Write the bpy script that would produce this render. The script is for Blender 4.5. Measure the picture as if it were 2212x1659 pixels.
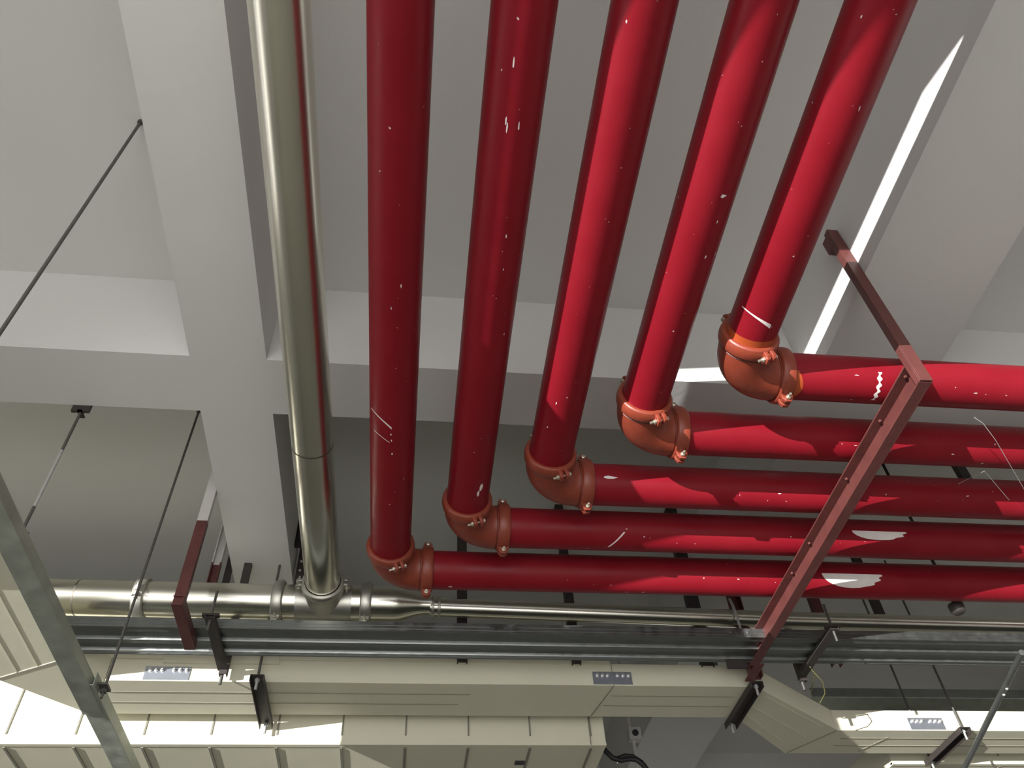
import bpy, bmesh, math, random
from mathutils import Vector, Matrix
random.seed(7)
sc = bpy.context.scene
for o in list(bpy.data.objects):
    bpy.data.objects.remove(o)

# ---------------------------------------------------------------- camera
def unit(v):
    return Vector(v).normalized()
yaw, pitch, roll, F = 0.16213324, 0.8320036, -0.06968461, 1761.3
fw = Vector((math.sin(yaw)*math.cos(pitch), math.cos(yaw)*math.cos(pitch), math.sin(pitch)))
rr = Vector((math.cos(yaw), -math.sin(yaw), 0)); uu = rr.cross(fw)
cr = rr*math.cos(roll)+uu*math.sin(roll); cu = -rr*math.sin(roll)+uu*math.cos(roll)
cam = bpy.data.cameras.new('camera'); camo = bpy.data.objects.new('camera', cam)
sc.collection.objects.link(camo)
m = Matrix((cr, cu, -fw)).transposed().to_4x4(); m.translation = Vector((0, 0, 1.6))
camo.matrix_world = m
cam.sensor_fit = 'HORIZONTAL'; cam.sensor_width = 36; cam.lens = 36*F/2212
cam.clip_start = 0.05
sc.camera = camo

# ---------------------------------------------------------------- world, sun, exposure
sc.view_settings.view_transform = 'Standard'; sc.view_settings.look = 'None'
sc.view_settings.gamma = 1.0; sc.view_settings.exposure = 0.24
sc.view_settings.use_curve_mapping = False
try:
    sc.cycles.use_denoising = True
except Exception:
    pass
sc.cycles.max_bounces = 8
w = bpy.data.worlds.new('daylight'); sc.world = w; w.use_nodes = True
bg = w.node_tree.nodes['Background']; bg.inputs[0].default_value = (0.98, 0.97, 1.0, 1); bg.inputs[1].default_value = 2.9
SUN = Vector((1, 1.07, 0.135)).normalized()
sl = bpy.data.lights.new('low_sun', 'SUN'); sl.energy = 8.0; sl.angle = math.radians(0.12); sl.color = (1, 0.985, 0.95)
so = bpy.data.objects.new('low_sun', sl); sc.collection.objects.link(so)
so.rotation_euler = (-SUN).to_track_quat('Z', 'Y').to_euler(); so.location = (-8, -8, 2)

al = bpy.data.lights.new('added_fill_light', 'AREA'); al.shape = 'RECTANGLE'; al.size = 6; al.size_y = 3; al.energy = 190; al.color = (1, 0.99, 0.98)  # added fill behind the camera to lift the ceiling
ao = bpy.data.objects.new('added_fill_light', al); sc.collection.objects.link(ao)
ao.location = (-0.3, -3.4, 0.5); ao.rotation_euler = (Vector(ao.location)-Vector((0.9, 3.4, 4.2))).to_track_quat('Z', 'Y').to_euler()

# ---------------------------------------------------------------- materials
def mat(name, col, rough=0.6, metal=0.0, noise=0.0, nscale=6.0, spots=None, spot_scale=40, spot_thr=0.72,
        bump=0.0, bscale=60, stretch=None, spec=0.5, rnoise=0.0, coat=0.0):
    M = bpy.data.materials.new(name); M.use_nodes = True
    nt = M.node_tree; N = nt.nodes; L = nt.links; b = N['Principled BSDF']
    b.inputs['Roughness'].default_value = rough; b.inputs['Metallic'].default_value = metal
    b.inputs['Specular IOR Level'].default_value = spec
    b.inputs['Coat Weight'].default_value = coat
    tc = N.new('ShaderNodeTexCoord'); src = tc.outputs['Object']
    if stretch:
        mp = N.new('ShaderNodeMapping'); mp.inputs['Scale'].default_value = stretch
        L.new(src, mp.inputs[0]); src = mp.outputs[0]
    n1 = N.new('ShaderNodeTexNoise'); n1.inputs['Scale'].default_value = nscale; n1.inputs['Detail'].default_value = 6
    L.new(src, n1.inputs['Vector'])
    mix = N.new('ShaderNodeMix'); mix.data_type = 'RGBA'
    a = [max(0, c*(1-noise)) for c in col]; c2 = [min(1, c*(1+noise)) for c in col]
    mix.inputs[6].default_value = (*a, 1); mix.inputs[7].default_value = (*c2, 1)
    L.new(n1.outputs[0], mix.inputs[0]); out = mix.outputs[2]
    if spots:
        n2 = N.new('ShaderNodeTexNoise'); n2.inputs['Scale'].default_value = spot_scale; n2.inputs['Detail'].default_value = 2
        L.new(tc.outputs['Object'], n2.inputs['Vector'])
        rp = N.new('ShaderNodeMapRange'); rp.inputs[1].default_value = spot_thr; rp.inputs[2].default_value = spot_thr+0.03
        L.new(n2.outputs[0], rp.inputs[0])
        mx = N.new('ShaderNodeMix'); mx.data_type = 'RGBA'; mx.inputs[7].default_value = (*spots, 1)
        L.new(rp.outputs[0], mx.inputs[0]); L.new(out, mx.inputs[6]); out = mx.outputs[2]
    L.new(out, b.inputs['Base Color'])
    if rnoise:
        rp = N.new('ShaderNodeMapRange'); rp.inputs[1].default_value = 0.3; rp.inputs[2].default_value = 0.7
        rp.inputs[3].default_value = max(0, rough-rnoise); rp.inputs[4].default_value = min(1, rough+rnoise)
        L.new(n1.outputs[0], rp.inputs[0]); L.new(rp.outputs[0], b.inputs['Roughness'])
    if bump:
        n3 = N.new('ShaderNodeTexNoise'); n3.inputs['Scale'].default_value = bscale; n3.inputs['Detail'].default_value = 4
        L.new(src, n3.inputs['Vector'])
        bp = N.new('ShaderNodeBump'); bp.inputs['Strength'].default_value = bump; bp.inputs['Distance'].default_value = 0.01
        L.new(n3.outputs[0], bp.inputs['Height']); L.new(bp.outputs[0], b.inputs['Normal'])
    return M

M_CONC = mat('painted_concrete', (0.64, 0.635, 0.62), 0.85, noise=0.05, nscale=1.5, bump=0.12, bscale=25, spec=0.2)
M_FLOOR = mat('floor_epoxy', (0.42, 0.42, 0.36), 0.5, noise=0.2, nscale=1.0)
M_RED = mat('red_paint', (0.20, 0.006, 0.0135), 0.42, noise=0.18, nscale=5, spots=(0.62, 0.5, 0.48), spot_scale=55, spot_thr=0.76, bump=0.04, bscale=40, rnoise=0.1, spec=0.22)
M_ORANGE = mat('primer_red_fitting', (0.21, 0.036, 0.018), 0.45, noise=0.3, nscale=14, bump=0.1, bscale=50)
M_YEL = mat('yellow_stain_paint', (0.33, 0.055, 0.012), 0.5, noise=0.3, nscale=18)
M_WHITE = mat('white_plaster_splash', (0.72, 0.66, 0.64), 0.8, noise=0.1, nscale=30)
M_BOLT = mat('zinc_bolt', (0.62, 0.58, 0.48), 0.35, metal=0.8, noise=0.2, nscale=60)
M_STEEL = mat('brushed_stainless', (0.76, 0.74, 0.65), 0.25, metal=1.0, noise=0.04, nscale=3, rnoise=0.015)
M_STEELD = mat('cast_stainless', (0.50, 0.49, 0.44), 0.42, metal=0.9, noise=0.15, nscale=20)
M_WELD = mat('weld_seam', (0.2, 0.18, 0.15), 0.5, metal=0.8)
M_GALV = mat('galvanized_steel', (0.25, 0.262, 0.255), 0.38, metal=0.9, noise=0.18, nscale=26, rnoise=0.1)
M_GALVD = mat('weathered_galvanized_steel', (0.46, 0.49, 0.43), 0.5, metal=0.7, noise=0.35, nscale=14, rnoise=0.1)
M_CREAM = mat('cream_board', (0.60, 0.58, 0.46), 0.62, noise=0.07, nscale=3, bump=0.06, bscale=12, spec=0.3)
M_CREAMD = mat('cream_seam', (0.20, 0.19, 0.15), 0.7)
M_PLATE = mat('zinc_plate', (0.45, 0.48, 0.55), 0.35, metal=0.8, noise=0.15, nscale=30)
M_MAROON = mat('maroon_primer_steel', (0.105, 0.030, 0.027), 0.5, noise=0.35, nscale=12, bump=0.1, bscale=60)
M_DARK = mat('dark_steel', (0.035, 0.028, 0.026), 0.55, noise=0.3, nscale=20)
M_ROD = mat('dull_threaded_steel', (0.13, 0.125, 0.115), 0.5, metal=0.6, noise=0.3, nscale=50)
M_RODZ = mat('bright_zinc_steel', (0.55, 0.55, 0.54), 0.4, metal=0.6, noise=0.2, nscale=50)
M_BLACK = mat('black_rubber', (0.02, 0.02, 0.022), 0.5)
M_WHITEPAINT = mat('white_painted_steel', (0.52, 0.50, 0.48), 0.7, noise=0.08, nscale=10)

# ---------------------------------------------------------------- helpers
class MB:
    def __init__(s): s.bm = bmesh.new(); s.mi = 0; s.smooth = False
    def _q(s, vs):
        try:
            f = s.bm.faces.new(vs); f.material_index = s.mi; f.smooth = s.smooth; return f
        except ValueError:
            return None
    def box(s, x0, x1, y0, y1, z0, z1):
        v = [s.bm.verts.new(c) for c in ((x0, y0, z0), (x1, y0, z0), (x1, y1, z0), (x0, y1, z0), (x0, y0, z1), (x1, y0, z1), (x1, y1, z1), (x0, y1, z1))]
        for q in ((3, 2, 1, 0), (4, 5, 6, 7), (0, 1, 5, 4), (1, 2, 6, 5), (2, 3, 7, 6), (3, 0, 4, 7)):
            s._q([v[i] for i in q])
        return s
    def prism(s, poly, d):          # extrude a 3D polygon along vector d
        a = [s.bm.verts.new(p) for p in poly]; d = Vector(d)
        b = [s.bm.verts.new(Vector(p)+d) for p in poly]
        s._q(a[::-1]); s._q(b); n = len(a)
        for i in range(n):
            s._q([a[i], a[(i+1) % n], b[(i+1) % n], b[i]])
        return s
    def lathe(s, p0, p1, prof, n=48, caps=True):  # prof: (t along metres, radius)
        p0 = Vector(p0); ax = (Vector(p1)-p0).normalized()
        e1 = ax.orthogonal().normalized(); e2 = ax.cross(e1)
        rings = []
        for t, r in prof:
            rings.append([s.bm.verts.new(p0+ax*t+(e1*math.cos(2*math.pi*k/n)+e2*math.sin(2*math.pi*k/n))*r) for k in range(n)])
        sm = s.smooth
        for a, b in zip(rings, rings[1:]):
            s.smooth = True
            for k in range(n):
                s._q([a[k], a[(k+1) % n], b[(k+1) % n], b[k]])
        s.smooth = False
        if caps:
            s._q(rings[0][::-1]); s._q(rings[-1])
        s.smooth = sm
        return s
    def cyl(s, p0, p1, r, n=48, caps=True):
        return s.lathe(p0, p1, [(0, r), ((Vector(p1)-Vector(p0)).length, r)], n, caps)
    def tube(s, pts, r, n=12):      # swept tube through points
        pts = [Vector(p) for p in pts]; rings = []; e = None
        for i, p in enumerate(pts):
            t = (pts[min(i+1, len(pts)-1)]-pts[max(i-1, 0)]).normalized()
            if e is None: e = t.orthogonal().normalized()
            e = (e-t*e.dot(t)).normalized(); f = t.cross(e)
            rings.append([s.bm.verts.new(p+(e*math.cos(2*math.pi*k/n)+f*math.sin(2*math.pi*k/n))*r) for k in range(n)])
        for a, b in zip(rings, rings[1:]):
            for k in range(n):
                f_ = s._q([a[k], a[(k+1) % n], b[(k+1) % n], b[k]])
                if f_: f_.smooth = True
        s._q(rings[0][::-1]); s._q(rings[-1])
        return s
    def channel(s, p0, p1, back, side, depth, width, th=0.005):
        """C-section from p0 to p1; p0/p1 on the web's centre line, 'back' points from web towards the open side"""
        p0 = Vector(p0); d = Vector(p1)-p0; back = unit(back); side = unit(side); h = width/2
        prof = [(0, -h), (depth, -h), (depth, -h+th), (th, -h+th), (th, h-th), (depth, h-th), (depth, h), (0, h)]
        # split in three convex boxes so caps stay clean
        for (b0, b1, s0, s1) in ((0, th, -h, h), (th, depth, -h, -h+th), (th, depth, h-th, h)):
            s.prism([p0+back*b0+side*s0, p0+back*b1+side*s0, p0+back*b1+side*s1, p0+back*b0+side*s1], d)
        return s
    def done(s, name, mats, parent=None, loc=None, bevel=0.0, **props):
        me = bpy.data.meshes.new(name)
        base = parent_world(parent) if parent else (Vector(loc) if loc else Vector((0, 0, 0)))
        bmesh.ops.translate(s.bm, verts=s.bm.verts, vec=-base)
        bmesh.ops.recalc_face_normals(s.bm, faces=s.bm.faces)
        s.bm.to_mesh(me); s.bm.free(); me.set_sharp_from_angle(angle=math.radians(38))
        for q in (mats if isinstance(mats, (list, tuple)) else [mats]): me.materials.append(q)
        o = bpy.data.objects.new(name, me); sc.collection.objects.link(o)
        if parent: o.parent = parent
        else: o.location = base
        if bevel:
            b = o.modifiers.new('bevel', 'BEVEL'); b.width = bevel; b.segments = 2; b.limit_method = 'ANGLE'
        for k, v in props.items(): o[k] = v
        return o
def parent_world(o):
    v = Vector((0, 0, 0))
    while o: v += Vector(o.location); o = o.parent
    return v
def thing(name, label, category, loc, group=None):
    o = bpy.data.objects.new(name, None); sc.collection.objects.link(o)
    o.empty_display_size = 0.1; o.location = loc; o['label'] = label; o['category'] = category
    if group: o['group'] = group
    return o
def tag(o, label, category, group=None):
    o['label'] = label; o['category'] = category
    if group: o['group'] = group
    return o
def copy_part(src, parent, off=(0, 0, 0)):
    c = src.copy(); sc.collection.objects.link(c); c.parent = parent; c.location = Vector(src.location)+Vector(off)
    return c

# ---------------------------------------------------------------- setting: ceiling with cast beams, walls, floor
ZS, ZB = 4.59, 4.10          # slab underside, beam soffit
YW = 9.5
ceil = MB().box(-6, 6.4, -3.2, YW, ZS, ZS+0.25).done('ceiling', M_CONC, kind='structure')
for (x0, x1, y0, y1) in ((-0.915, -0.62, -3.2, YW), (1.64, 2.15, -3.2, YW), (-3.9, -3.5, -3.2, YW), (5.0, 5.4, -3.2, YW)):
    MB().box(x0, x1, y0, y1, ZB, ZS+0.01).done('beam', M_CONC, parent=ceil)
for (y0, y1) in ((2.185, 2.485), (6.85, 7.2), (-2.6, -2.3)):
    xs = [-3.5, -0.915, -0.62, 1.64, 2.15, 5.0]
    for a, b in ((0, 1), (2, 3), (4, 5)):
        MB().box(xs[a]-0.002, xs[b]+0.002, y0, y1, ZB+0.0004, ZS+0.01).done('beam', M_CONC, parent=ceil)
MB().box(-14, 10, -14, YW, -0.2, 0).done('floor', M_FLOOR, kind='structure')
MB().box(1.0, 6.0, -4.2, -4.0, 0, ZS).box(-3.9, -2.2, -6.0, -5.8, 0, ZS).done('wall_rear_blocker', M_CONC, kind='structure')  # unseen pieces added to hold back fill from the right beam and left bay
MB().box(6.0, 6.4, -9, YW, 0, ZS).done('wall_right_blocker', M_CONC, kind='structure')  # unseen, added to block sky light and darken the right side
MB().box(-6, 6.4, YW, YW+0.2, 0, ZS+0.25).done('wall_far', M_CONC, kind='structure')
# unseen left wall added to mask the sun, openings shaped for its patches (a wide opening, a high slot above it, and a second opening further on)
wl = MB(); X0, X1 = -3.9, -3.5
def wq(poly): wl.prism([(X0, y, z) for y, z in poly], (X1-X0, 0, 0))
wq([(-6, 0), (YW, 0), (YW, 2.2), (-6, 2.2)])
ZT = 3.56
wq([(-6, ZT), (YW, ZT), (YW, ZB), (-6, ZB)])
wq([(-6, 2.2), (-5.4, 2.2), (-5.4, ZT), (-6, ZT)])
wq([(-5.4, 2.815), (-3.6, 3.12), (-3.6, 3.33), (-5.4, 3.33)])          # sloping mask edge that trims the sun on the red pipes
wq([(-3.6, 3.12), (-2.3, 3.12), (-2.3, 3.33), (-3.6, 3.33)])
wq([(-5.4, 3.33), (-5.18, 3.33), (-5.18, 3.43), (-4.82, ZT), (-5.4, ZT)])
wq([(-2.5, 3.33), (-2.3, 3.33), (-2.3, ZT), (-2.5, ZT)])
wq([(-2.3, 3.02), (-1.25, 3.02), (-1.25, ZT), (-2.3, ZT)])
wq([(-2.15, 2.2), (-1.25, 2.2), (-1.25, 2.955), (-2.15, 2.955)])
wq([(-1.25, 2.2), (0.2, 2.2), (0.2, ZT), (-1.25, ZT)])
wq([(3.1, 2.2), (YW, 2.2), (YW, ZT), (3.1, ZT)])
wl.done('wall_left_sun_mask', M_CONC, kind='structure')

# ---------------------------------------------------------------- five red pipe lines
R = 0.0825; ZPS = [3.69, 3.70, 3.697, 3.688, 3.676]
PX = [-0.099, 0.200, 0.4937, 0.7861, 1.0710]
PY = [2.986, 2.689, 2.395, 2.077, 1.764]
RL = 0.158                     # centre to face of an elbow
LAB = ['red pipe line next to the steel pipe, turning at the lowest corner',
       'second red pipe line from the steel pipe, white paint fleck above its elbow',
       'middle red pipe line of the five, a white smear right of its elbow',
       'red pipe line second from the outer corner, clamps lit salmon by the sun',
       'outermost red pipe line, white ring on it and sunlit elbow at the top corner']
def patch(mb, axis, c, pts, mi, r=R+0.0007):
    """thin paint patch on a pipe: pts = (position along axis, angle from straight down in degrees)"""
    mb.mi = mi
    vs = []
    for t, a in pts:
        a = math.radians(a)
        if axis == 'Y': vs.append(mb.bm.verts.new((c+math.sin(a)*r, t, ZP-math.cos(a)*r)))
        else: vs.append(mb.bm.verts.new((t, c+math.sin(a)*r, ZP-math.cos(a)*r)))
    mb._q(vs); mb.mi = 0
def strip(mb, axis, c, fn, n, mi):
    """patch made of narrow quads so it follows the curve; fn(i/n) -> (t0, t1, angle)"""
    mb.mi = mi; prev = None; r = R+0.0007
    for i in range(n+1):
        t0, t1, a = fn(i/n); a = math.radians(a); s_, c_ = math.sin(a)*r, math.cos(a)*r
        pr = [mb.bm.verts.new((c+s_, t, ZP-c_) if axis == 'Y' else (t, c+s_, ZP-c_)) for t in (t0, t1)]
        if prev: 
            f = mb._q([prev[0], prev[1], pr[1], pr[0]])
        prev = pr
    mb.mi = 0
def fleck(mb, axis, c, t, a, lt=0.012, la=4, k=None):
    g = random.Random(int(t*1000+a*7)); n = 7; pts = []
    for i in range(n):
        th = 2*math.pi*i/n; q = 0.55+0.6*g.random()
        pts.append((t+lt*q*math.cos(th), a+la*q*math.sin(th)))
    patch(mb, axis, c, pts, 1)
def bolt_unit(parent, pos, ax, mat_=M_BOLT, s=0.78):
    pos = Vector(pos); ax = unit(ax)
    b = MB(); b.cyl(pos-ax*0.055*s, pos+ax*0.04*s, 0.0058*s, 12)
    b.lathe(pos+ax*0.028*s, pos+ax*0.040*s, [(0, 0.011*s), (0.009*s, 0.011*s), (0.012*s, 0.007*s)], 16)
    b.lathe(pos-ax*0.036*s, pos-ax*0.026*s, [(0, 0.0115*s), (0.010*s, 0.0115*s)], 6)
    b.done('bolt', mat_, parent=parent)
def coupling(root, c, axis, padang, mat_=M_ORANGE, r=R, wdt=0.050, bm=M_BOLT):
    """grooved coupling: ribbed ring in two halves with bolt pads; padang = angle (deg) of the pads round the pipe"""
    c = Vector(c); ax = Vector((0, 1, 0)) if axis == 'Y' else Vector((1, 0, 0))
    side = Vector((1, 0, 0)) if axis == 'Y' else Vector((0, 1, 0)); dn = Vector((0, 0, -1))
    b = MB(); h = wdt/2
    b.lathe(c-ax*h, c+ax*h, [(0, r+0.001), (0, r+0.010), (0.005, r+0.0155), (wdt*0.3, r+0.0175), (wdt*0.5, r+0.0185), (wdt*0.7, r+0.0175), (wdt-0.005, r+0.0155), (wdt, r+0.010), (wdt, r+0.001)], 48, caps=False)
    bolts = []
    for k in (0, 1):
        a = math.radians(padang+180*k); out = side*math.sin(a)+dn*math.cos(a); tan = side*math.cos(a)-dn*math.sin(a)
        for sg in (-1, 1):
            q = c+out*(r+0.012)+tan*(sg*0.012)
            pts = []
            for (u, v) in ((-0.021, -0.012), (0.021, -0.012), (0.019, 0.018), (0.010, 0.030), (-0.010, 0.030), (-0.019, 0.018)):
                pts.append(q+ax*u+out*v-tan*0.007)
            b.prism(pts, tan*0.014)
        bolts.append((c+out*(r+0.028), tan))
    o = b.done('coupling', mat_, parent=root, bevel=0.0015)
    for p_, t_ in bolts: bolt_unit(o, p_, t_, bm)
    return o
for i in range(5):
    x, y, ZP = PX[i], PY[i], ZPS[i]
    root = thing('red_pipe', LAB[i], 'pipe', (x, y, ZP), 'red pipe lines under the ceiling')
    b = MB(); b.cyl((x, -1.6, ZP), (x, y-RL+0.012, ZP), R, 64)
    g = random.Random(i*11)
    for _ in range(3):
        fleck(b, 'Y', x, g.uniform(0.3, y-0.3), g.uniform(-50, 60), 0.004+0.004*g.random(), 1.2+g.random())
    if i == 0:
        strip(b, 'Y', x, lambda s: (1.985+0.05*s**2, 1.990+0.055*s**2, -62+62*s), 10, 1)
        strip(b, 'Y', x, lambda s: (2.08+0.03*s**2, 2.083+0.03*s**2, -50+45*s), 10, 1)
        for t, a in ((2.07, -2), (2.10, 0), (2.17, 2)): fleck(b, 'Y', x, t, a, 0.006, 2)
    if i == 1:
        fleck(b, 'Y', x, 2.36, 28, 0.03, 7); fleck(b, 'Y', x, 2.385, 22, 0.02, 5)
        for t, a in ((0.75, -12), (0.90, -14), (0.92, -11), (0.91, 10)): fleck(b, 'Y', x, t, a, 0.016, 1.6)
    if i == 3:
        fleck(b, 'Y', x, 1.06, 15, 0.006, 7)
    if i == 4:
        strip(b, 'Y', x, lambda s: (1.455+0.03*s**2, 1.459+0.042*s**2, -68+78*s), 14, 1)
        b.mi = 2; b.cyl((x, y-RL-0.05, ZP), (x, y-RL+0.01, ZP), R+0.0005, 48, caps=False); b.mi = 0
    b.done('pipe_run', [M_RED, M_WHITE, M_YEL], parent=root)
    b = MB(); b.cyl((x+RL-0.012, y, ZP), (4.6, y, ZP), R, 64)
    for _ in range(4):
        fleck(b, 'X', y, g.uniform(x+0.3, 2.8), g.uniform(-60, 30), 0.005+0.005*g.random(), 1.2+g.random())
    if i == 0:
        strip(b, 'X', y, lambda s: (1.965-0.145*math.sqrt(max(0, 1-s*s)), 1.965+0.135*math.sqrt(max(0, 1-s*s))+0.008*math.sin(19*s), -76+44*s), 28, 1)
        fleck(b, 'X', y, x+0.26, 0, 0.01, 3)
    if i == 1:
        strip(b, 'X', y, lambda s: (1.965-0.12*math.sqrt(max(0, 1-s*s)), 1.965+0.12*math.sqrt(max(0, 1-s*s))+0.008*math.sin(15*s), -76+26*s), 24, 1)
        strip(b, 'X', y, lambda s: (0.85-0.06*s, 0.858-0.06*s, -50+50*s), 10, 1)
    if i == 2:
        fleck(b, 'X', y, x+0.24, -70, 0.03, 6)
    if i == 4:
        strip(b, 'X', y, lambda s: (1.548+0.004*math.sin(23*s), 1.560+0.004*math.sin(31*s+1), -62+75*s), 40, 1)
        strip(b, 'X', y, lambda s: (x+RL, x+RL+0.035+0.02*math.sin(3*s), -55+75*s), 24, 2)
    b.done('pipe_run', [M_RED, M_WHITE, M_YEL], parent=root)
    # elbow: quarter bend with straight ends
    b = MB(); pts = []; rb = 0.125; e = RL-rb
    pts.append((x, y-RL+0.004, ZP))
    for k in range(17):
        a = math.pi/2*k/16
        pts.append((x+rb-rb*math.cos(a), y-rb+rb*math.sin(a), ZP))
    pts.append((x+RL-0.004, y, ZP))
    b.tube(pts, R+0.006, 48)
    b.mi = 1
    b.lathe((x, y-RL+0.027, ZP), (x, y, ZP), [(0, R+0.0035), (0.0045, R+0.0085)], 48, caps=False)
    b.lathe((x+RL-0.031, y, ZP), (x+RL, y, ZP), [(0, R+0.0085), (0.0045, R+0.0035)], 48, caps=False)
    b.done('elbow', [M_ORANGE, M_MAROON], parent=root)
    coupling(root, (x, y-RL, ZP), 'Y', 22)
    coupling(root, (x+RL, y, ZP), 'X', 10)

# ---------------------------------------------------------------- stainless pipe with tee, couplings and reducer
ZV = 3.815; XV = -0.412; YV = 3.453; RS = 0.0815
st = thing('steel_pipe', 'shiny stainless steel pipe with tee, clamps and a thinner continuation', 'pipe', (XV, YV, ZV))
b = MB(); b.cyl((XV, -1.6, ZV), (XV, YV-0.15, ZV), RS-0.002, 64)
b.mi = 1
for yy in (0.55, 2.35): b.cyl((XV, yy, ZV), (XV, yy+0.006, ZV), RS-0.0012, 64, caps=False)
b.done('pipe_run', [M_STEEL, M_WELD], parent=st)
b = MB(); b.cyl((-3.4, YV, ZV), (-0.10, YV, ZV), RS, 64)
b.mi = 1
for xx in (-1.53, -2.6): b.cyl((xx, YV, ZV), (xx+0.006, YV, ZV), RS+0.0006, 64, caps=False)
b.done('pipe_run', [M_STEEL, M_WELD], parent=st)
b = MB(); b.cyl((XV, YV-0.155, ZV), (XV, YV, ZV), RS+0.004, 64); b.cyl((XV-0.13, YV, ZV), (XV+0.13, YV, ZV), RS+0.002, 64)
b.done('tee', M_STEELD, parent=st)
b = MB(); b.lathe((-0.10, YV, ZV), (1, YV, ZV), [(0, RS), (0.02, RS), (0.05, RS-0.004), (0.13, 0.052), (0.16, 0.047), (0.20, 0.047)], 64)
b.done('reducer', M_STEEL, parent=st)
small = [(0.09, YV, 3.804), (1.9, YV, 3.767), (4.6, YV, 3.748)]
b = MB(); b.tube(small, 0.044, 48); b.done('thin_pipe_run', M_STEEL, parent=st)
b = MB()
for xx in (0.095, 0.125): b.lathe((xx, YV, 3.804), (xx+1, YV, 3.804), [(0, 0.044), (0.002, 0.052), (0.012, 0.052), (0.014, 0.044)], 48, caps=False)
b.done('flange_ring', M_STEELD, parent=st)
def clampS(c, axis, pad):
    return coupling(st, c, axis, pad, M_STEELD, RS, 0.052, M_BOLT)
clampS((-1.245, YV, ZV), 'X', -75); clampS((-0.625, YV, ZV), 'X', -10); clampS((-0.215, YV, ZV), 'X', -10)
clampS((XV, YV-0.155, ZV), 'Y', 92)

# ---------------------------------------------------------------- maroon trapeze hanger under the red pipes
hg = thing('pipe_hanger', 'long maroon steel channel hanger crossing under all five red pipes', 'hanger', (1.62, 2.5, 3.5), 'maroon pipe hangers')
b = MB(); b.channel((1.636, 1.60, 3.541), (1.636, 3.40, 3.541), (-1, 0, 0), (0, 0, 1), 0.045, 0.102, 0.006)
cb = b.done('crossbar', M_MAROON, parent=hg, bevel=0.001)
for yv in (1.66, 1.87, 2.18, 2.58, 2.79):
    bb = MB(); bb.lathe((1.612, yv, 3.578), (1.612, yv, 3.6), [(0, 0.004), (0.002, 0.0055), (0.008, 0.0055)], 6)
    bb.done('nut', M_MAROON, parent=cb)
b = MB(); b.channel((1.6135, 1.590, 3.49), (1.6135, 1.590, 4.40), (0, 1, 0), (1, 0, 0), 0.03, 0.045, 0.006)
b.done('upright', M_MAROON, parent=hg, bevel=0.001)
b = MB(); b.channel((1.6675, 3.55, 3.50), (1.6675, 3.55, ZB), (0, -1, 0), (1, 0, 0), 0.045, 0.060, 0.006)
b.box(1.615, 1.66, 3.39, 3.55, 3.490, 3.497)
b.done('upright', M_MAROON, parent=hg, bevel=0.001)
b = MB()
b.box(1.50, 1.60, 3.44, 3.45, 3.50, 3.69); b.done('gusset_plate', M_DARK, parent=hg)
b = MB(); b.tube([(1.64, YV+0.06, 3.80), (1.63, YV+0.03, 3.865), (1.60, YV-0.02, 3.872), (1.59, YV-0.06, 3.81), (1.60, YV-0.06, 3.60)], 0.006, 10)
b.done('pipe_strap', M_RODZ, parent=hg)
b = MB(); b.box(1.60, 1.64, 1.602, 1.66, 4.32, 4.40); b.done('fixing_plate', M_MAROON, parent=hg)

# hanger of the stainless pipe beside the beam
hl = thing('pipe_hanger', 'maroon hanger with white painted top holding the wide steel pipe beside the beam', 'hanger', (-0.94, 3.2, 3.5), 'maroon pipe hangers')
b = MB(); b.channel((-0.940, 3.00, 3.50), (-0.940, 3.00, 3.93), (0, 1, 0), (1, 0, 0), 0.03, 0.045, 0.005)
b.done('upright', M_MAROON, parent=hl)
b = MB(); b.channel((-0.940, 3.00, 3.93), (-0.940, 3.00, 4.22), (0, 1, 0), (1, 0, 0), 0.03, 0.045, 0.005)
b.done('painted_upright', M_WHITEPAINT, parent=hl, label='white painted upper upright')
b = MB(); b.channel((-0.985, 3.58, 3.74), (-0.985, 3.58, 4.10), (0, -1, 0), (1, 0, 0), 0.03, 0.045, 0.005)
b.done('upright', M_MAROON, parent=hl)
b = MB(); b.channel((-0.985, 3.58, 4.10), (-0.985, 3.58, 4.40), (0, -1, 0), (1, 0, 0), 0.03, 0.045, 0.005)
b.done('painted_upright', M_WHITEPAINT, parent=hl, label='white painted upper upright')
b = MB(); b.channel((-0.918, 2.99, 3.518), (-0.918, 3.34, 3.518), (-1, 0, 0), (0, 0, 1), 0.045, 0.045, 0.005)
b.done('crossbar', M_MAROON, parent=hl, bevel=0.001)
b = MB(); b.channel((-0.955, 3.69, 3.9), (-0.955, 3.69, 4.5), (0, 1, 0), (1, 0, 0), 0.03, 0.03, 0.004)
b.cyl((-0.945, 3.66, 4.25), (-0.945, 3.66, 4.45), 0.006, 10)
b.done('rear_bracket', M_DARK, parent=hl)
b = MB(); b.channel((-0.955, 4.40, 3.95), (-0.955, 4.40, 4.45), (0, 1, 0), (1, 0, 0), 0.03, 0.05, 0.004)
tag(b.done('steel_strut', M_DARK, loc=(-0.955, 4.40, 3.7)), 'short dark strut against the beam side above the wide steel pipe', 'strut')

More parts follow.
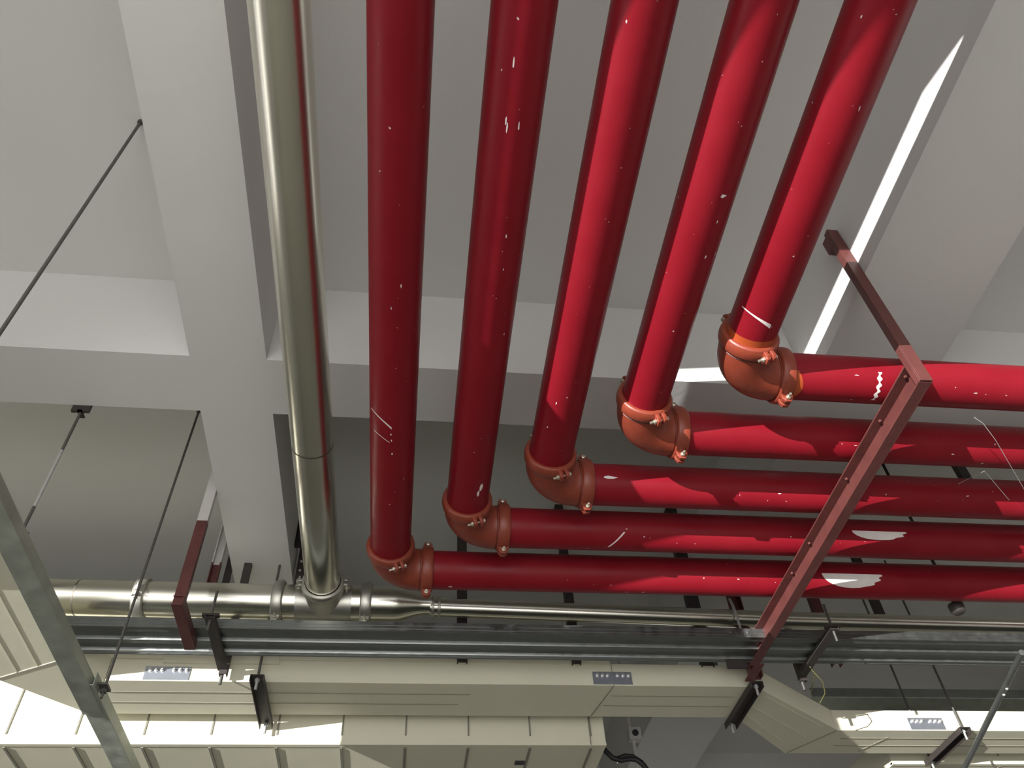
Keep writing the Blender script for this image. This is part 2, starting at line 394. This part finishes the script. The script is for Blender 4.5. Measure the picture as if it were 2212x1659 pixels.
# ---------------------------------------------------------------- steel struts rising behind the red pipes
for (x, wd, yy, lab) in ((0.255, 0.05, 3.60, 'dark strut behind the second red elbow, passing between red pipes'),
                         (0.812, 0.045, 3.60, 'lone narrow dark strut between lowest red pipe and steel pipe'),
                         (1.475, 0.065, 3.60, 'wide dark strut just left of the long hanger end'),
                         (2.16, 0.050, 3.60, 'dark maroon strut right of the long hanger, below lowest red pipe')):
    b = MB(); b.channel((x, yy, 3.60 if x < 2 else 3.62), (x, yy, ZS if x < 2 else ZB), (0, 1, 0), (1, 0, 0), 0.04, wd, 0.005)
    tag(b.done('steel_strut', M_DARK if x < 2 else M_MAROON, loc=(x, yy, 3.6)), lab, 'strut', 'struts behind the red pipes')
for (q, lab) in (((2.52, 3.62), 'dark strut seen right of the white splash under the second lowest red pipe'),
                 ((2.55, 2.62), 'thin dark strut between the red pipes near the right picture edge')):
    b = MB(); b.channel((q[0], q[1], 3.9), (q[0], q[1], ZS), (0, 1, 0), (1, 0, 0), 0.03, 0.045, 0.004)
    tag(b.done('steel_strut', M_DARK, loc=(q[0], q[1], 3.9)), lab, 'strut', 'struts behind the red pipes')
b = MB(); b.lathe((2.55, 3.10, 3.60), (2.55, 3.10, 4), [(0, 0.012), (0.004, 0.024), (0.012, 0.032), (0.03, 0.035), (0.05, 0.035)], 24)
b.cyl((2.55, 3.10, 3.62), (2.55, 3.10, ZS), 0.008, 10)
tag(b.done('round_fitting', M_DARK, loc=(2.55, 3.10, 3.6)), 'small dark rounded fitting just under the lowest red pipe', 'fitting')

# brackets near the beam's right side holding the busway rod and steel pipe
b = MB(); b.channel((-0.60, 3.58, 4.22), (-0.60, 3.58, 4.46), (0, -1, 0), (1, 0, 0), 0.03, 0.045, 0.005)
tag(b.done('beam_bracket', M_DARK, loc=(-0.6, 3.58, 4.3)), 'black bracket bolted to the beam side left of the steel pipe', 'bracket')
b = MB(); b.channel((-0.585, 3.66, 3.93), (-0.585, 3.66, 4.30), (0, 1, 0), (1, 0, 0), 0.04, 0.04, 0.005)
pb = b.done('perforated_strut', M_DARK, loc=(-0.585, 3.66, 3.93)); tag(pb, 'black perforated strut standing just left of the steel tee', 'strut')
for k in range(5):
    bb = MB(); bb.cyl((-0.585, 3.652, 3.97+k*0.055), (-0.585, 3.659, 3.97+k*0.055), 0.006, 12); bb.done('hole', M_WHITEPAINT, parent=pb)

# ---------------------------------------------------------------- galvanized cable tray with its two brackets
ty0, ty1, tz = 3.24, 3.46, 3.545
tr = thing('cable_tray', 'long galvanized cable tray running just below the steel pipe', 'cable tray', (0.5, 3.3, tz))
b = MB()
prof = [(ty0, tz), (ty0+0.035, tz-0.004), (ty0+0.04, tz+0.010), (ty0+0.095, tz+0.010), (ty0+0.10, tz-0.004), (ty0+0.13, tz-0.004), (ty0+0.135, tz+0.008), (ty1-0.035, tz+0.008), (ty1-0.03, tz-0.004), (ty1, tz)]
for (a, c) in zip(prof, prof[1:]):
    b.prism([(-1.49, a[0], a[1]), (-1.49, c[0], c[1]), (-1.49, c[0], c[1]+0.004), (-1.49, a[0], a[1]+0.004)], (6.09, 0, 0))
b.done('bottom', M_GALV, parent=tr)
for (yy, sg) in ((ty0, -1), (ty1, 1)):
    b = MB(); b.box(-1.49, 4.6, yy-0.002, yy+0.002, tz, tz+0.042); b.box(-1.49, 4.6, min(yy, yy-sg*0.014), max(yy, yy-sg*0.014), tz+0.038, tz+0.042)
    for k in range(2): b.box(-1.49, 4.6, yy+sg*0.002, yy+sg*0.005, tz+0.008+0.016*k, tz+0.014+0.016*k)
    b.box(-1.49, 4.6, yy-0.004, yy+0.004, tz-0.004, tz)
    b.done('side_rail', M_GALV, parent=tr)
for xx in (0.35, 1.45):
    b = MB(); b.box(xx, xx+0.12, ty0-0.006, ty0-0.002, tz+0.006, tz+0.036)
    for k in range(4): b.lathe((xx+0.018+0.028*k, ty0-0.005, tz+0.021), (xx+0.018+0.028*k, ty0-1, tz+0.021), [(0, 0.006), (0.004, 0.005)], 10)
    b.done('splice_plate', M_GALV, parent=tr)
def tray_bracket(x, lab, top=ZB):
    t = thing('tray_bracket', lab, 'bracket', (x, 3.35, 3.5), 'brackets under the cable tray')
    MB().channel((x, 3.12, 3.520), (x, 3.56, 3.520), (0, 0, 1), (1, 0, 0), 0.020, 0.042, 0.004).done('crossbar', M_DARK, parent=t)
    MB().channel((x+0.005, 3.55, 3.50), (x+0.005, 3.55, top), (0, 1, 0), (1, 0, 0), 0.03, 0.035, 0.004).done('upright', M_DARK, parent=t)
    MB().cyl((x, 3.14, 3.47), (x, 3.14, 3.66), 0.006, 10).done('bolt', M_ROD, parent=t)
    MB().box(x-0.035, x+0.035, 3.125, 3.15, 3.535, 3.545).done('clip', M_DARK, parent=t)
    MB().cyl((x, 3.57, 3.46), (x, 3.57, 3.52), 0.007, 10).done('bolt', M_ROD, parent=t)
    return t
tray_bracket(1.915, 'black slanted tray bracket right of the long maroon hanger, yellow wire on it')
tray_bracket(-0.835, 'black tray bracket under the wide steel pipe at the beam')
b = MB(); b.tube([(1.93, 3.47, 3.515), (1.96, 3.49, 3.49), (2.0, 3.53, 3.48), (2.03, 3.6, 3.46), (2.03, 3.68, 3.45)], 0.0022, 6)
b.tube([(1.91, 3.44, 3.51), (1.96, 3.50, 3.515), (2.02, 3.72, 3.52), (2.11, 3.88, 3.60)], 0.0028, 6)
tag(b.done('loose_wire', mat('olive_wire', (0.16, 0.15, 0.05), 0.6), loc=(1.93, 3.47, 3.5)), 'thin yellowish wire hanging off the black tray bracket', 'wire')

# ---------------------------------------------------------------- cream cable duct (busway) with jogs
CY0, CY1, CZ, CH = 3.62, 3.94, 3.50, 0.112
cd = thing('cable_duct', 'long cream boxed cable duct with grooved underside and zinc joint plates', 'duct', (0, 3.78, CZ))
def slab_poly(name, poly, z0=CZ, h=CH, mats=M_CREAM):
    b = MB(); b.prism([(x, y, z0) for x, y in poly], (0, 0, h)); return b
def seams(parent, lines, wdt=0.004, z=CZ):
    for (a, c) in lines:
        a = Vector((*a, z)); c = Vector((*c, z)); d = (c-a).normalized(); n = Vector((-d.y, d.x, 0))*wdt/2
        b = MB(); b.prism([a-n, c-n, c+n, a+n], (0, 0, -0.0025)); b.done('seam', M_CREAMD if wdt < 0.005 else M_CREAM, parent=parent)
s1 = slab_poly('s', [(-1.35, CY0), (0.985, CY0), (0.985-0.06, CY1), (-1.49, CY1)]).done('section', M_CREAM, parent=cd, bevel=0.002)
s2 = slab_poly('s', [(0.988, CY0), (1.70, CY0), (1.69, CY0+0.001), (1.69, CY1), (0.928, CY1)]).done('section', M_CREAM, parent=cd, bevel=0.002)
j1 = slab_poly('s', [(1.70, CY0), (2.295, 4.075), (2.10, 4.36), (1.69, CY1)]).done('bend', M_CREAM, parent=cd, bevel=0.002)
s3 = slab_poly('s', [(2.297, 4.077), (4.8, 4.077), (4.8, 4.36), (2.102, 4.362)]).done('section', M_CREAM, parent=cd, bevel=0.002)
j2 = slab_poly('s', [(-1.352, CY0), (-1.492, CY1), (-1.812, 3.62), (-1.50, 3.45)]).done('bend', M_CREAM, parent=cd, bevel=0.002)
s4 = slab_poly('s', [(-1.502, 3.448), (-1.814, 3.618), (-1.814, -1.5), (-1.502, -1.5)]).done('section', M_CREAM, parent=cd, bevel=0.002)
seams(s1, [((-1.36, 3.72), (0.30, 3.72)), ((-1.40, 3.82), (0.25, 3.82)), ((0.984, CY0+0.01), (0.928, CY1-0.01))], 0.0035)
seams(s2, [((0.99, 3.72), (1.62, 3.72)), ((0.97, 3.82), (1.62, 3.82))], 0.003)
seams(j1, [((1.78, 3.72), (2.20, 4.045)), ((1.74, 3.82), (2.14, 4.15)), ((1.725, 3.90), (2.08, 4.26))], 0.006)
seams(s3, [((2.35, 4.17), (4.7, 4.17)), ((2.35, 4.26), (4.7, 4.26)), ((2.62, 4.16), (2.52, 4.33)), ((2.295, 4.08), (2.11, 4.35))], 0.004)
seams(s4, [((-1.605, -1.4), (-1.605, 3.50)), ((-1.705, -1.4), (-1.705, 3.56)), ((-1.81, 3.615), (-1.505, 3.45))], 0.005)
for xa in (-1.35, 1.70): 
    pass
b = MB(); b.box(-1.45, 0.98, CY0-0.006, CY0+0.02, CZ+CH-0.006, CZ+CH+0.018); b.done('cover_lip', M_CREAM, parent=cd)
def joint_plate(x0, x1, yf):
    b = MB(); b.box(x0, x1, yf-0.004, yf, CZ+0.004, CZ+0.068); pl = b.done('joint_plate', M_PLATE, parent=cd)
    wd = x1-x0
    for f in (0.12, 0.25, 0.38, 0.64, 0.78, 0.92):
        bb = MB(); xx = x0+wd*f
        bb.lathe((xx, yf-0.004, CZ+0.050), (xx, yf-1, CZ+0.050), [(0, 0.0095), (0.005, 0.0095), (0.008, 0.005), (0.014, 0.005)], 8)
        bb.done('bolt', M_RODZ, parent=pl)
joint_plate(-1.19, -0.99, CY0); joint_plate(0.886, 1.078, CY0); joint_plate(2.72, 2.92, 4.077)
b = MB(); b.box(-1.12, -0.60, CY0-0.010, CY0-0.002, CZ+0.085, CZ+0.125); b.done('cover_strip', M_CREAM, parent=cd)

# three hanger bars under it, each with two rods
def duct_hanger(x, y0, y1, z, ytop, lab, skew=0.0):
    t = thing('duct_hanger', lab, 'hanger', (x, (y0+y1)/2, z), 'dark hanger bars under the cream cable duct')
    b = MB(); b.channel((x, y0, z), (x+skew, y1, z), (0, 0, -1), (1, 0, 0), 0.03, 0.062, 0.004)
    b.done('crossbar', M_DARK, parent=t, bevel=0.0008)
    for yy, dx, top in ((y0+0.025, 0, ytop), (y1-0.02, skew, min(ZS, ytop) if ytop != 4.32 else ZB)):
        MB().cyl((x+dx, yy, z-0.055), (x+dx, yy, top), 0.0062, 10).done('rod', M_ROD, parent=t)
        MB().lathe((x+dx, yy, z-0.022), (x+dx, yy, z), [(0, 0.012), (0.010, 0.012)], 6).done('nut', M_RODZ, parent=t)
        MB().cyl((x+dx, yy, z-0.06), (x+dx, yy, z-0.012), 0.0066, 10).done('rod_end', M_RODZ, parent=t)
    return t
duct_hanger(-0.675, 3.54, 4.02, 3.495, 4.32, 'black hanger bar under the cream duct, nearest the beam')
duct_hanger(1.675, 3.55, 4.00, 3.495, ZB, 'dark brown hanger bar below the end of the long maroon hanger')
duct_hanger(2.995, 4.02, 4.45, 3.495, ZS, 'dark hanger bar under the duct at the lower right corner')

# ---------------------------------------------------------------- big ribbed cream ducts behind
def ribbed(x0, x1, y0, y1, z0, z1, x_start, step, lab):
    t = thing('ribbed_duct', lab, 'duct', ((x0+x1)/2, y0, z0), 'large cream ribbed ducts')
    MB().box(x0, x1, y0, y1, z0, z1).done('casing', M_CREAM, parent=t, bevel=0.003)
    x = x_start
    while x < x1:
        if x > x0:
            MB().box(x-0.004, x+0.004, y0-0.004, y0, z0+0.045, z1).done('seam', M_CREAMD, parent=t)
            MB().box(x-0.006, x+0.006, y0+0.03, y1-0.02, z0-0.005, z0).done('seam', M_CREAMD, parent=t)
        x += step
    MB().box(x0, x1, y0-0.003, y0+0.025, z0-0.002, z0+0.012).done('edge_trim', M_CREAM, parent=t)
    return t
rb = ribbed(-3.3, 1.015, 4.04, 5.0, 3.40, 3.90, -2.806, 0.3122, 'large cream duct with dark ribs along the lower left')
MB().box(0.57, 0.62, 4.22, 4.26, 3.394, 3.40).done('dark_opening', M_BLACK, parent=rb)
MB().box(0.933, 0.937, 4.034, 4.04, 3.40, 3.90).done('corner_seam', M_CREAMD, parent=rb)
ribbed(2.80, 4.9, 4.50, 5.3, 3.50, 3.68, 3.06, 0.42, 'cream ribbed duct segment at the lower right corner')

# ---------------------------------------------------------------- second galvanized tray at the right, far
t2 = thing('cable_tray', 'short galvanized tray behind the cream duct at the right', 'cable tray', (3, 4.6, 3.9))
MB().box(2.45, 5.0, 4.50, 4.68, 3.90, 3.905).done('bottom', M_GALVD, parent=t2)
MB().box(2.45, 5.0, 4.675, 4.68, 3.905, 3.96).done('side_rail', M_GALV, parent=t2)
MB().box(2.45, 5.0, 4.50, 4.505, 3.905, 3.96).done('side_rail', M_GALV, parent=t2)
MB().box(3.0, 3.2, 4.665, 4.672, 3.894, 3.90).done('splice_plate', M_DARK, parent=t2)

# ---------------------------------------------------------------- galvanized rail at the left on two rods, and loose rod
rl = thing('support_rail', 'long grey galvanized rail crossing the lower left corner', 'rail', (-1.165, 2.3, 3.1))
b = MB(); b.channel((-1.165, 0.2, 3.10), (-1.165, 3.12, 3.10), (0, 0, 1), (1, 0, 0), 0.042, 0.072, 0.003)
b.box(-1.202, -1.190, 0.2, 3.12, 3.14, 3.143); b.box(-1.140, -1.128, 0.2, 3.12, 3.14, 3.143)
b.done('rail', M_GALVD, parent=rl, bevel=0.0008)
b = MB(); b.channel((-1.155, 2.9, 3.104), (-1.155, 4.6, 3.104), (0, 0, 1), (1, 0, 0), 0.05, 0.078, 0.003)
b.done('spliced_rail', M_GALVD, parent=rl, bevel=0.0008)
b = MB(); b.box(-1.118, -1.085, 2.94, 3.0, 3.128, 3.136); b.lathe((-1.1, 2.97, 3.11), (-1.1, 2.97, 4), [(0, 0.012), (0.012, 0.012)], 6)
b.box(-1.118, -1.085, 1.31, 1.37, 3.128, 3.136)
b.done('lug', M_ROD, parent=rl)
for yy, lab in ((2.97, 'thin dark threaded rod from the beam corner down to the rail splice'),
                (1.46, 'dark threaded rod in the open ceiling bay above the left cross beam')):
    t = thing('threaded_rod', lab, 'rod', (-1.1, yy, 3.1), 'rods carrying the left rail')
    MB().cyl((-1.1, yy, 3.09), (-1.1, yy, ZS), 0.0055, 10).done('rod', M_ROD, parent=t)
    MB().cyl((-1.1, yy, ZS-0.012), (-1.1, yy, ZS), 0.011, 8).done('anchor', M_ROD, parent=t)
t = thing('threaded_rod', 'part-white rod hanging from an angle bracket on the left cross beam', 'rod', (-1.385, 2.5, 3.5))
MB().cyl((-1.385, 2.50, 3.86), (-1.385, 2.50, 4.10), 0.006, 10).done('rod', M_ROD, parent=t)
MB().cyl((-1.385, 2.50, 3.58), (-1.385, 2.50, 3.86), 0.0065, 10).done('bright_rod', M_RODZ, parent=t, label='bright zinc lower rod')
MB().cyl((-1.385, 2.50, 3.44), (-1.385, 2.50, 3.58), 0.006, 10).done('rod', M_ROD, parent=t)
b = MB(); b.box(-1.42, -1.35, 2.486, 2.50, 4.07, 4.16); b.box(-1.395, -1.375, 2.486, 2.53, 4.07, 4.076); b.done('bracket', M_DARK, parent=t)
b = MB(); b.channel((-1.37, 2.50, 3.45), (-1.95, 2.50, 3.45), (0, 0, 1), (0, 1, 0), 0.03, 0.045, 0.003)
b.done('crossbar', M_ROD, parent=t)

# ---------------------------------------------------------------- conduit brace at the right
br = thing('conduit', 'slim galvanized conduit slanting across the lower right corner', 'conduit', (2.6, 3.2, 3.2))
a = Vector((2.449, 2.766, 3.2)); c = Vector((2.748, 3.814, 3.2)); d = (c-a)
MB().cyl(a-d*0.02, a+d*1.15, 0.0125, 20).done('tube', M_GALV, parent=br)
for f in (0.24, 0.29):
    p_ = a+d*f+Vector((0.0, 0, -0.011)); MB().lathe(p_, p_+Vector((0, 0, -1)), [(0, 0.007), (0.004, 0.006), (0.007, 0.003)], 10).done('screw', M_RODZ, parent=br)

# thin wires in front of the right end of the red pipes
for pts, lab in (([(1.965, 1.845, 3.60), (1.99, 1.85, 3.575), (2.053, 1.904, 3.55), (2.33, 2.18, 3.545)], 'thin wire hooked over the second outermost red pipe at right edge'),
                 ([(2.086, 2.20, 3.60), (2.11, 2.08, 3.56), (2.286, 2.227, 3.55)], 'short thin wire below the second outermost red pipe')):
    b = MB(); b.tube(pts, 0.0011, 6)
    tag(b.done('tie_wire', M_RODZ, loc=pts[0]), lab, 'wire', 'thin wires at the right end of the red pipes')

# ---------------------------------------------------------------- drop conduit with junction box, black cable
jb = thing('junction_box', 'small grey junction box on a drop conduit right of the ribbed duct', 'junction box', (1.44, 5.0, 3.89))
MB().box(1.402, 1.482, 4.96, 5.02, 3.85, 3.93).done('box', M_WHITEPAINT, parent=jb, bevel=0.004)
MB().cyl((1.442, 4.96, 3.888), (1.442, 4.952, 3.888), 0.020, 20).done('knockout', M_BLACK, parent=jb)
MB().cyl((1.418, 4.99, 3.93), (1.418, 4.99, ZS), 0.012, 14).done('conduit', M_WHITEPAINT, parent=jb)
MB().cyl((1.430, 4.99, 3.62), (1.430, 4.99, 3.85), 0.012, 14).done('conduit', M_WHITEPAINT, parent=jb)
b = MB(); b.tube([(1.21, 4.945, 3.81), (1.23, 4.945, 3.77), (1.27, 4.945, 3.725), (1.32, 4.945, 3.71), (1.37, 4.945, 3.72), (1.42, 4.945, 3.715), (1.46, 4.945, 3.68), (1.5, 4.945, 3.60)], 0.016, 12)
b.tube([(1.29, 4.95, 3.72), (1.35, 4.945, 3.74), (1.40, 4.945, 3.735), (1.45, 4.945, 3.70), (1.47, 4.945, 3.62)], 0.013, 12)
tag(b.done('black_cable', M_BLACK, loc=(1.3, 5, 3.7)), 'looped black cable at the lower edge beside the ribbed duct', 'cable')
